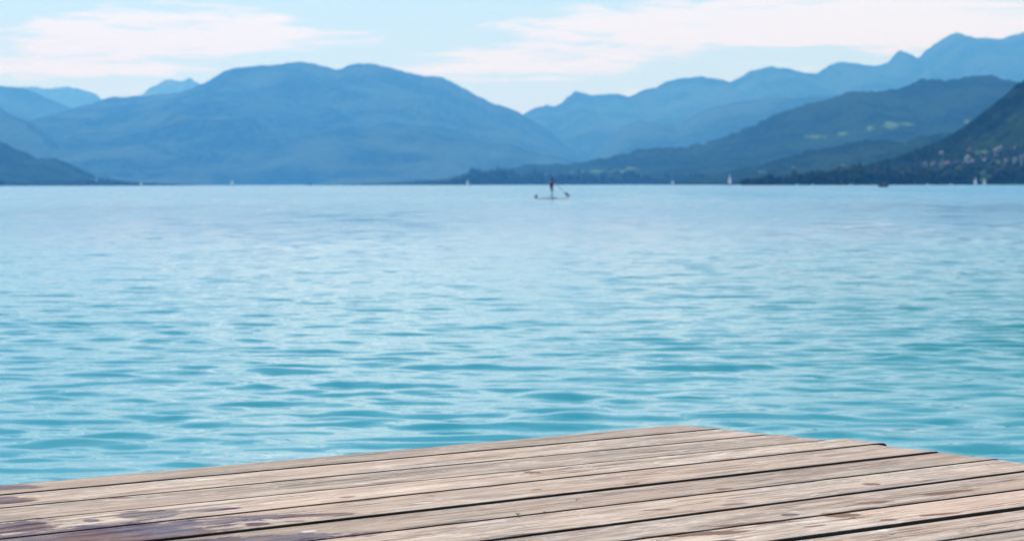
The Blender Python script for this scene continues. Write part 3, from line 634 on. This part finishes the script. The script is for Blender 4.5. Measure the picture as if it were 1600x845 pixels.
mb.build('board', m_board, bt, True)
mb = MB(); mb.box(-.9, .5, -.27, .27, .1205, .127); mb.build('deck_pad', m_pad, bt)
mb = MB(); mb.add([(-1.3, .01, .04), (-1.05, .01, .04), (-1.28, 0, -.2), (-1.3, -.01, .04), (-1.05, -.01, .04)], [(0, 1, 2), (3, 2, 4), (0, 2, 3), (1, 4, 2)]); mb.build('fin', m_black, bt)
tag(bt, 'pale paddleboard with upturned nose floating under the standing person', 'paddleboard')
bg_ = empty('bag', (PX-1.33, PY, .125)); mb = MB(); mb.ico((0, 0, .10), .15, 3, .15, 2, (1.0, .9, .85)); mb.build('sack', m_teal, bg_, True)
mb = MB(); mb.tube([(0, 0, .2), (.02, 0, .26), (.05, 0, .25)], [.05, .035, .02], 8); mb.build('closure', m_black, bg_, True); tag(bg_, 'dark rounded bag resting on the tail of the paddleboard', 'bag')
pt = empty('paddle', (PX, PY, sup_z)); a = Vector((.17, .02, 1.33)); b = Vector((1.12, -.32, .42)); dd = (b-a).normalized()
a = a-dd*.12
mb = MB(); mb.tube([a, b], .02, 8); mb.build('shaft', m_black, pt, True)
mb = MB(); mb.tube([a+Vector((0, -.06, .02)), a+Vector((0, .06, -.02))], .018, 8); mb.build('grip', m_black, pt, True)
nb = dd.cross(Vector((0, 1, 0))).normalized(); pl = []
for s, w in ((0, .02), (.08, .08), (.22, .12), (.38, .11), (.45, .06)):
    pl.append((b+dd*s, w))
mb = MB(); vs = []
for p, w in pl:
    for q in (-1, 1):
        for h_ in (-.008, .008): vs.append(p+nb*w*q+dd.cross(nb)*h_)
fc = []
for i in range(len(pl)-1):
    o_ = i*4; fc += [(o_, o_+2, o_+6, o_+4), (o_+1, o_+5, o_+7, o_+3), (o_, o_+4, o_+5, o_+1), (o_+2, o_+3, o_+7, o_+6)]
fc += [(0, 1, 3, 2), (16, 18, 19, 17)]
mb.add(vs, fc); mb.build('blade', m_teal, pt); tag(pt, 'dark paddle slanting down to the right in the hands of the standing person', 'paddle')

# rowing boat with two people
B1 = on_plane(1380, 292.4, 0.0)
rt = empty('rowing_boat', (B1.x, B1.y, 0), math.radians(158))
mb, dk, n = hull_mb(3.7, 1.35, .72, sheer=.5); mb.build('hull', m_rbrown, rt, True)
mb = MB(); mb.box(-1.78, -.02, -.44, .44, .30, .93); mb.build('stern_cover', m_teal, rt)
for xx in (.80,): mb = MB(); mb.box(xx-.13, xx+.13, -.56, .56, .50, .54); mb.build('seat', m_brownw, rt)
tag(rt, 'small red brown boat with teal stern and two seated people on the right', 'boat')
def seated(label, x, top, bottom, sk, ang, dz=.42):
    J = dict(pelvis=(0, 0, .1), waist=(.0, 0, .25), chest=(.02, 0, .44), neckb=(.03, 0, .58), neck=(.04, 0, .64), head=(.06, 0, .74), face=(1, 0, 0),
             shL=(.02, .17, .52), elL=(.12, .24, .30), wrL=(.32, .2, .26), shR=(.02, -.17, .52), elR=(.12, -.24, .30), wrR=(.32, -.2, .26),
             hipL=(.0, .09, .09), knL=(.42, .12, .12), anL=(.46, .12, -.26), hipR=(.0, -.09, .09), knR=(.42, -.12, .12), anR=(.46, -.12, -.26), hs=(0, 1, 0))
    v = Matrix.Rotation(math.radians(158), 4, 'Z') @ Vector((x, 0, 0))
    return person(label, (B1.x+v.x, B1.y+v.y, dz), math.radians(158)+ang, J, top, bottom, m_hair, sk)
seated('person in light blue shirt seated at the middle of the small boat', -.28, m_bluef, m_black, m_skin, 0, .93)
seated('person in dark plum top seated on the teal stern of the small boat', -1.05, m_plum, m_navy, m_skin2, 0, .90)
seated('person in black top seated low in the bow of the small boat', .80, m_black, m_navy, m_skin2, math.pi, .60)

# ------------------------------------------------------------------ jetty
U = Vector((4400, 3650, 0)).normalized(); Wd = Vector((U.y, -U.x, 0))        # U along the planks, Wd across, towards the camera
ANG = math.atan2(U.y, U.x)
jet = empty('wooden_jetty', (0, 0, DECK_Z), ANG)           # local x = along planks, local y = away from the camera
def dk_uv(x, y):
    p = on_plane(x, y, DECK_Z); return p.dot(U), -p.dot(Wd)
lines = [[(0, 755), (400, 720), (800, 687), (1065, 664)], [(0, 770), (400, 737), (800, 700), (1128, 668)], [(0, 791), (400, 755.5), (800, 717), (1200, 677)],
         [(0, 813), (400, 776.5), (800, 736.5), (1200, 695.5), (1285, 686)], [(0, 838), (400, 798.5), (800, 757), (1200, 712), (1372, 690)],
         [(200, 848), (400, 825.5), (800, 781), (1200, 735.5), (1463, 705)], [(800, 805), (1200, 760), (1553, 716)], [(800, 838), (1200, 787), (1600, 735)],
         [(1200, 814.5), (1600, 763)], [(1200, 846), (1600, 793)], [(1460, 845), (1600, 825)]]
fits = []
for l in lines:
    q = np.array([dk_uv(*p) for p in l]); s, c0 = np.polyfit(q[:, 0], q[:, 1], 1)
    s = max(-.02, min(.02, s)); c0 = q[:, 1].mean()-s*q[:, 0].mean(); fits.append((s, c0))
while len(fits) < 44: fits.append((fits[-1][0]*.6, fits[-1][1]-.178+random.uniform(-.004, .004)+(fits[-1][0]-fits[-1][0]*.6)*3.4))
gaps = [0, .017, .016, .013, .017, .022, .015, .024, .012, .033, .016] + [random.choice((.005, .008, .014)) for _ in range(40)]
ends = [4.272, 4.270, 4.285, 4.338, 4.290, 4.285, 4.272, 4.29, 4.28, 4.3, 4.27] + [4.28+random.uniform(-.015, .02) for _ in range(40)]
TH = .045
pid = []; sid = []; V_ = []; F_ = []
UL = -7.5
prng = np.random.default_rng(12)
for i in range(len(fits)-1):
    sA, cA = fits[i]; sB, cB = fits[i+1]; gA, gB = gaps[i]/2, gaps[i+1]/2; ue = ends[i]
    us = np.concatenate([np.arange(UL, 1.2, .10), np.arange(1.2, ue-.02, .022), [ue-.012, ue-.003, ue]])
    nu = len(us)
    # cross-section: bottom far, top far corner rounded ... top near corner rounded, bottom near
    prof = [(0, -TH), (0, -.02), (0.0002, -.0022), (.0012, -.0006), (.006, 0)] 
    zoff = prng.uniform(-.0005, .0005) + i*.0; twist = prng.uniform(-.0008, .0008)
    base = len(V_)
    e1 = fbm(us*9, us*0+i*3.1, 4, 5)-.5; e2 = fbm(us*9, us*0+i*3.1+50, 4, 6)-.5
    bow = .002*(fbm(us*.7, us*0+i, 2, 9)-.5)
    rows_ = []
    for k, u in enumerate(us):
        far = sA*u+cA-gA+.0035*e1[k]+bow[k]; near = sB*u+cB+gB+.0035*e2[k]+bow[k]
        if i == 0: far -= .0 + .035*max(0, (u-(ue-.09))/.09)**2
        w = far-near; drop = .0 if u < ue-.02 else (.001 if u < ue-.006 else .004 if u < ue-.001 else .009)
        ring = [(far-a, z) for a, z in prof] + [(far-w*f_, 0.0) for f_ in (.3, .42, .5, .58, .7)] + [(near+a, z) for a, z in prof[::-1]]
        rg = []
        for (yy, z) in ring:
            f_ = (far-yy)/w
            cup = -.0016*math.sin(f_*math.pi)+twist*(f_-.5)
            zz = z + zoff + (cup if z > -.02 else 0) - (drop if z > -.02 else 0)
            rg.append((u + .006*math.sin(f_*7+i*2)*(u == ue), yy, zz))
        rows_.append(rg)
    m_ = len(rows_[0])
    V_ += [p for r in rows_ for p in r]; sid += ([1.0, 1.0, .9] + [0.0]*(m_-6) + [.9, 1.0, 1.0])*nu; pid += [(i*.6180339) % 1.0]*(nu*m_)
    for k in range(nu-1):
        for j in range(m_-1): F_.append((base+k*m_+j, base+k*m_+j+1, base+(k+1)*m_+j+1, base+(k+1)*m_+j))
        F_.append((base+k*m_+m_-1, base+k*m_, base+(k+1)*m_, base+(k+1)*m_+m_-1))
    F_.append(tuple(base+j for j in range(m_))[::-1]); F_.append(tuple(base+(nu-1)*m_+j for j in range(m_)))

def wood_mat():
    m, nt, b = new_mat('weathered_planks')
    t = N(nt, 'ShaderNodeTexCoord'); a = N(nt, 'ShaderNodeAttribute', attribute_name='plank'); ob = t.outputs['Object']
    off = N(nt, 'ShaderNodeCombineXYZ'); L(nt, MA(nt, 'MULTIPLY', a.outputs['Fac'], 37.0), off.inputs[0]); L(nt, MA(nt, 'MULTIPLY', a.outputs['Fac'], 11.0), off.inputs[2])
    v = N(nt, 'ShaderNodeVectorMath', operation='ADD'); L(nt, ob, v.inputs[0]); L(nt, off.outputs[0], v.inputs[1]); pv_ = v.outputs[0]
    def ns(sx_, sy_, scale, det=5, rough=.6, dist=0.0, src=None):
        mp = N(nt, 'ShaderNodeMapping'); mp.inputs['Scale'].default_value = (sx_, sy_, 1); L(nt, src or pv_, mp.inputs[0])
        n_ = N(nt, 'ShaderNodeTexNoise', i_Scale=scale, i_Detail=float(det), i_Roughness=rough, i_Distortion=dist); L(nt, mp.outputs[0], n_.inputs['Vector']); return n_.outputs[0]
    # grain: gently wandering long fibres
    g1 = ns(1, 17, 2.6, 7, .68, .45); g2 = ns(1.6, 60, 2.6, 5, .7, .25); big = ns(1, 3.2, 1.5, 4, .55, .4); med = ns(1, 2.2, 7, 5, .6, .5)
    c = MIX(nt, MR(nt, g1, .34, .64), (.125, .077, .050), (.53, .41, .305))
    c = MIX(nt, MR(nt, ns(1, 3.2, 4.5, 7, .75, .9), .44, .62, 0, .65), c, (.20, .13, .095))
    c = MIX(nt, MR(nt, ns(1, 3.2, 10, 6, .75, 1.0), .50, .66, 0, .6), c, (.68, .57, .49))
    c = MIX(nt, MR(nt, g2, .42, .66, 0, .6), c, (.57, .485, .42))
    c = MIX(nt, MR(nt, big, .42, .66, 0, .55), c, (.45, .30, .215))          # warmer worn wood
    c = MIX(nt, MR(nt, med, .56, .70, 0, .45), c, (.30, .27, .255))             # grey lichen tone
    pale = MR(nt, ns(1, 5, 3.1, 6, .7, .3), .60, .76, 0, .6); c = MIX(nt, pale, c, (.70, .65, .60))
    tone = MR(nt, a.outputs['Fac'], 0, 1, .86, 1.36, False)
    tn = N(nt, 'ShaderNodeVectorMath', operation='SCALE'); L(nt, c, tn.inputs[0]); L(nt, tone, tn.inputs['Scale']); c = tn.outputs[0]
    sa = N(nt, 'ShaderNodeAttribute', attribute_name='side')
    # narrow checks (splits) along the grain
    ck = ns(1, 34, 1.35, 3, .5, .35); crack = MA(nt, 'SUBTRACT', 1.0, MR(nt, MA(nt, 'ABSOLUTE', MA(nt, 'SUBTRACT', ck, .5)), .0, .018))
    crack = MA(nt, 'MULTIPLY', crack, MR(nt, ns(1, 6, 1.9, 3, .5), .48, .60))
    c = MIX(nt, MA(nt, 'MULTIPLY', crack, .9), c, (.055, .038, .03))
    pits = MR(nt, ns(1, 3.5, 34, 3, .6), .70, .76); c = MIX(nt, MA(nt, 'MULTIPLY', pits, .7), c, (.12, .09, .07))
    warp = MA(nt, 'MULTIPLY', MA(nt, 'SUBTRACT', ns(1, 2.2, 11, 5, .68, .5, src=ob), .5), 2.2)
    sp = N(nt, 'ShaderNodeSeparateXYZ'); L(nt, ob, sp.inputs[0])
    def spot(x0, y0, x1, y1, ry, k=1.0):
        """patch lying along the boards between two picture points, half width ry metres"""
        (u0, v0), (u1, v1) = dk_uv(x0, y0), dk_uv(x1, y1); uc, vc, ru = (u0+u1)/2, (v0+v1)/2, max(.02, abs(u1-u0)/2)
        sl = (v1-v0)/(u1-u0) if abs(u1-u0) > .05 else 0
        dx = MA(nt, 'DIVIDE', MA(nt, 'SUBTRACT', sp.outputs[0], uc), ru)
        dy = MA(nt, 'DIVIDE', MA(nt, 'SUBTRACT', MA(nt, 'SUBTRACT', sp.outputs[1], vc), MA(nt, 'MULTIPLY', MA(nt, 'SUBTRACT', sp.outputs[0], uc), sl)), ry)
        d = MA(nt, 'SQRT', MA(nt, 'ADD', MA(nt, 'MULTIPLY', dx, dx), MA(nt, 'MULTIPLY', dy, dy)))
        return MR(nt, MA(nt, 'ADD', d, MA(nt, 'MULTIPLY', warp, k)), .70, 1.06, 1, 0)
    def union(l):
        r = l[0]
        for q in l[1:]: r = MA(nt, 'MAXIMUM', r, q)
        return r
    brown = union([spot(165, 778, 208, 776, .012), spot(985, 840, 1185, 826, .022), spot(1110, 822, 1240, 812, .02), spot(1345, 755, 1375, 754, .022), spot(1290, 806, 1335, 800, .035),
                   spot(1425, 806, 1505, 799, .016), spot(1375, 812, 1402, 809, .016), spot(1335, 786, 1400, 780, .02), spot(1440, 773, 1530, 762, .02), spot(975, 757, 1000, 754, .012),
                   spot(820, 738, 842, 736, .018), spot(1118, 764, 1148, 761, .016), spot(1000, 796, 1050, 792, .01), spot(812, 762, 865, 765, .008), spot(525, 776, 560, 774, .012), spot(1120, 788, 1170, 784, .012),
                   spot(1255, 822, 1290, 818, .008), spot(20, 829, 95, 820, .02)])
    c = MIX(nt, MA(nt, 'MULTIPLY', MA(nt, 'MULTIPLY', brown, MR(nt, g1, .25, .6, .65, 1)), .95), c, (.17, .075, .045))
    white = union([spot(543, 755, 585, 753, .011), spot(775, 727, 802, 725, .009), spot(848, 711, 868, 709, .009), spot(350, 760, 368, 759, .006), spot(985, 834, 997, 833, .008), spot(640, 786, 680, 782, .008),
                   spot(1160, 822, 1180, 820, .006), spot(1374, 828, 1392, 826, .008), spot(1285, 697, 1305, 695, .006), spot(475, 828, 492, 827, .008)])
    c = MIX(nt, MA(nt, 'MULTIPLY', MA(nt, 'MULTIPLY', white, MR(nt, ns(1, 3, 16, 4, .7), .38, .6)), .7), c, (.86, .84, .82))
    wet = union([spot(-60, 764, 76, 757, .045), spot(-80, 785, 62, 776, .06), spot(-120, 840, 98, 812, .075), spot(128, 812, 156, 810, .02), spot(178, 808, 290, 797, .06), spot(270, 800, 395, 790, .022),
                 spot(-260, 872, 410, 808, .12), spot(60, 855, 380, 823, .06), spot(340, 808, 575, 801, .032), spot(250, 850, 580, 832, .06), spot(380, 820, 425, 815, .03), spot(-300, 900, 330, 850, .13), spot(1216, 803, 1250, 802, .016), spot(1108, 845, 1150, 842, .02)])
    wetc = MIX(nt, MR(nt, med, .4, .65), (.028, .018, .070), (.095, .038, .055))
    wg = MA(nt, 'MULTIPLY', wet, MR(nt, MA(nt, 'ADD', MA(nt, 'MULTIPLY', g1, .5), MA(nt, 'MULTIPLY', med, .5)), .36, .56, 1.0, .70))
    c = MIX(nt, MA(nt, 'MULTIPLY', wg, .93), c, wetc)
    c = MIX(nt, sa.outputs['Fac'], c, (.022, .017, .014))             # shade of the joints painted dark onto the sawn sides
    L(nt, c, b.inputs['Base Color'])
    L(nt, MA(nt, 'SUBTRACT', 1.45, MA(nt, 'MULTIPLY', wet, .33)), b.inputs['IOR'])
    # standing film of water in the middle of the wet boards
    film = MA(nt, 'MULTIPLY', wet, MR(nt, ns(1, 1.6, 6, 3, .5), .38, .56))
    ro = MA(nt, 'SUBTRACT', .72, MA(nt, 'ADD', MA(nt, 'MULTIPLY', wet, .12), MA(nt, 'MULTIPLY', film, .38))); L(nt, ro, b.inputs['Roughness'])
    L(nt, MA(nt, 'MULTIPLY', MA(nt, 'SUBTRACT', 1.0, sa.outputs['Fac']), MA(nt, 'SUBTRACT', .22, MA(nt, 'MULTIPLY', wet, .12))), b.inputs['Specular IOR Level'])
    hgt = MA(nt, 'ADD', MA(nt, 'MULTIPLY', g1, .9), MA(nt, 'MULTIPLY', g2, .8)); hgt = MA(nt, 'SUBTRACT', hgt, MA(nt, 'MULTIPLY', crack, 1.6)); hgt = MA(nt, 'SUBTRACT', hgt, MA(nt, 'MULTIPLY', pits, .5))
    hgt = MA(nt, 'MULTIPLY', hgt, MA(nt, 'SUBTRACT', 1.0, MA(nt, 'MULTIPLY', film, .85)))
    bu = N(nt, 'ShaderNodeBump', i_Strength=.9, i_Distance=.003); L(nt, hgt, bu.inputs['Height']); L(nt, bu.outputs[0], b.inputs['Normal'])
    return m
m_plank = wood_mat()
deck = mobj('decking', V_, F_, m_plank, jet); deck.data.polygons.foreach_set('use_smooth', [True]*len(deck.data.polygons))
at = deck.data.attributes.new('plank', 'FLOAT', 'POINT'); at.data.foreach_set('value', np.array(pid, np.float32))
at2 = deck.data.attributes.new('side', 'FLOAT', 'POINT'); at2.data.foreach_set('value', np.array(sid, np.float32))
try: deck.data.set_sharp_from_angle(angle=math.radians(50))
except Exception: pass
m_beam = simple('dark_wet_beam', (.10, .075, .055), .75, .3, 5)
yf = fits[0][1]+.0; yn = fits[-1][1]
for xx in np.arange(UL+.3, 4.0, 1.18):
    mb = MB(); mb.box(xx-.05, xx+.05, yn, yf-.09, -TH-.19, -TH-.006); mb.build('joist', m_beam, jet)
for yy in (yf-.16, (yf+yn)/2, yn+.2):
    mb = MB(); mb.box(UL+.1, 4.12, yy-.06, yy+.06, -TH-.42, -TH-.193); mb.build('beam', m_beam, jet)
    for xx in np.arange(UL+.6, 4.1, 2.9):
        mb = MB(); mb.tube([(xx, yy, -2.2), (xx, yy, -TH-.425)], .10, 14); mb.build('post', m_beam, jet, True)
tag(jet, 'weathered grey brown wooden jetty of long planks, wet at its left', 'jetty')

# bits of green moss on the boards
m_moss = simple('green_moss', (.16, .20, .04), .8, .3, 40)
def sprig(label, x, y, s, rz, seed):
    p = on_plane(x, y, DECK_Z+.002); t = empty('moss_sprig', p, rz); r = random.Random(seed); mb = MB()
    mb.tube([(0, 0, 0), (.010*s, .004*s, .006*s), (.022*s, .002*s, .004*s)], [.0013*s, .001*s, .0005*s], 6); mb.build('stem', m_moss, t)
    lf = MB()
    for k in range(7):
        a = r.random()*6.28; c = Vector((r.uniform(0, .02)*s, 0, .003*s)); d = Vector((math.cos(a), math.sin(a), .5))*.008*s; w = Vector((-math.sin(a), math.cos(a), 0))*.002*s
        lf.add([c, c+d*.5+w, c+d, c+d*.5-w], [(0, 1, 2, 3)])
    lf.build('leaves', m_moss, t); tag(t, label, 'moss', 'bits of moss on the boards')
sprig('larger green sprig of moss on the boards at the bottom centre', 811, 805.5, .75, 1.9, 1)
sprig('small dark bit of moss in the plank joint right of the larger sprig', 848, 801.5, .5, .6, 2)
sprig('small green bit of moss above the plank joint, right of the other two', 900, 782, .5, .5, 3)
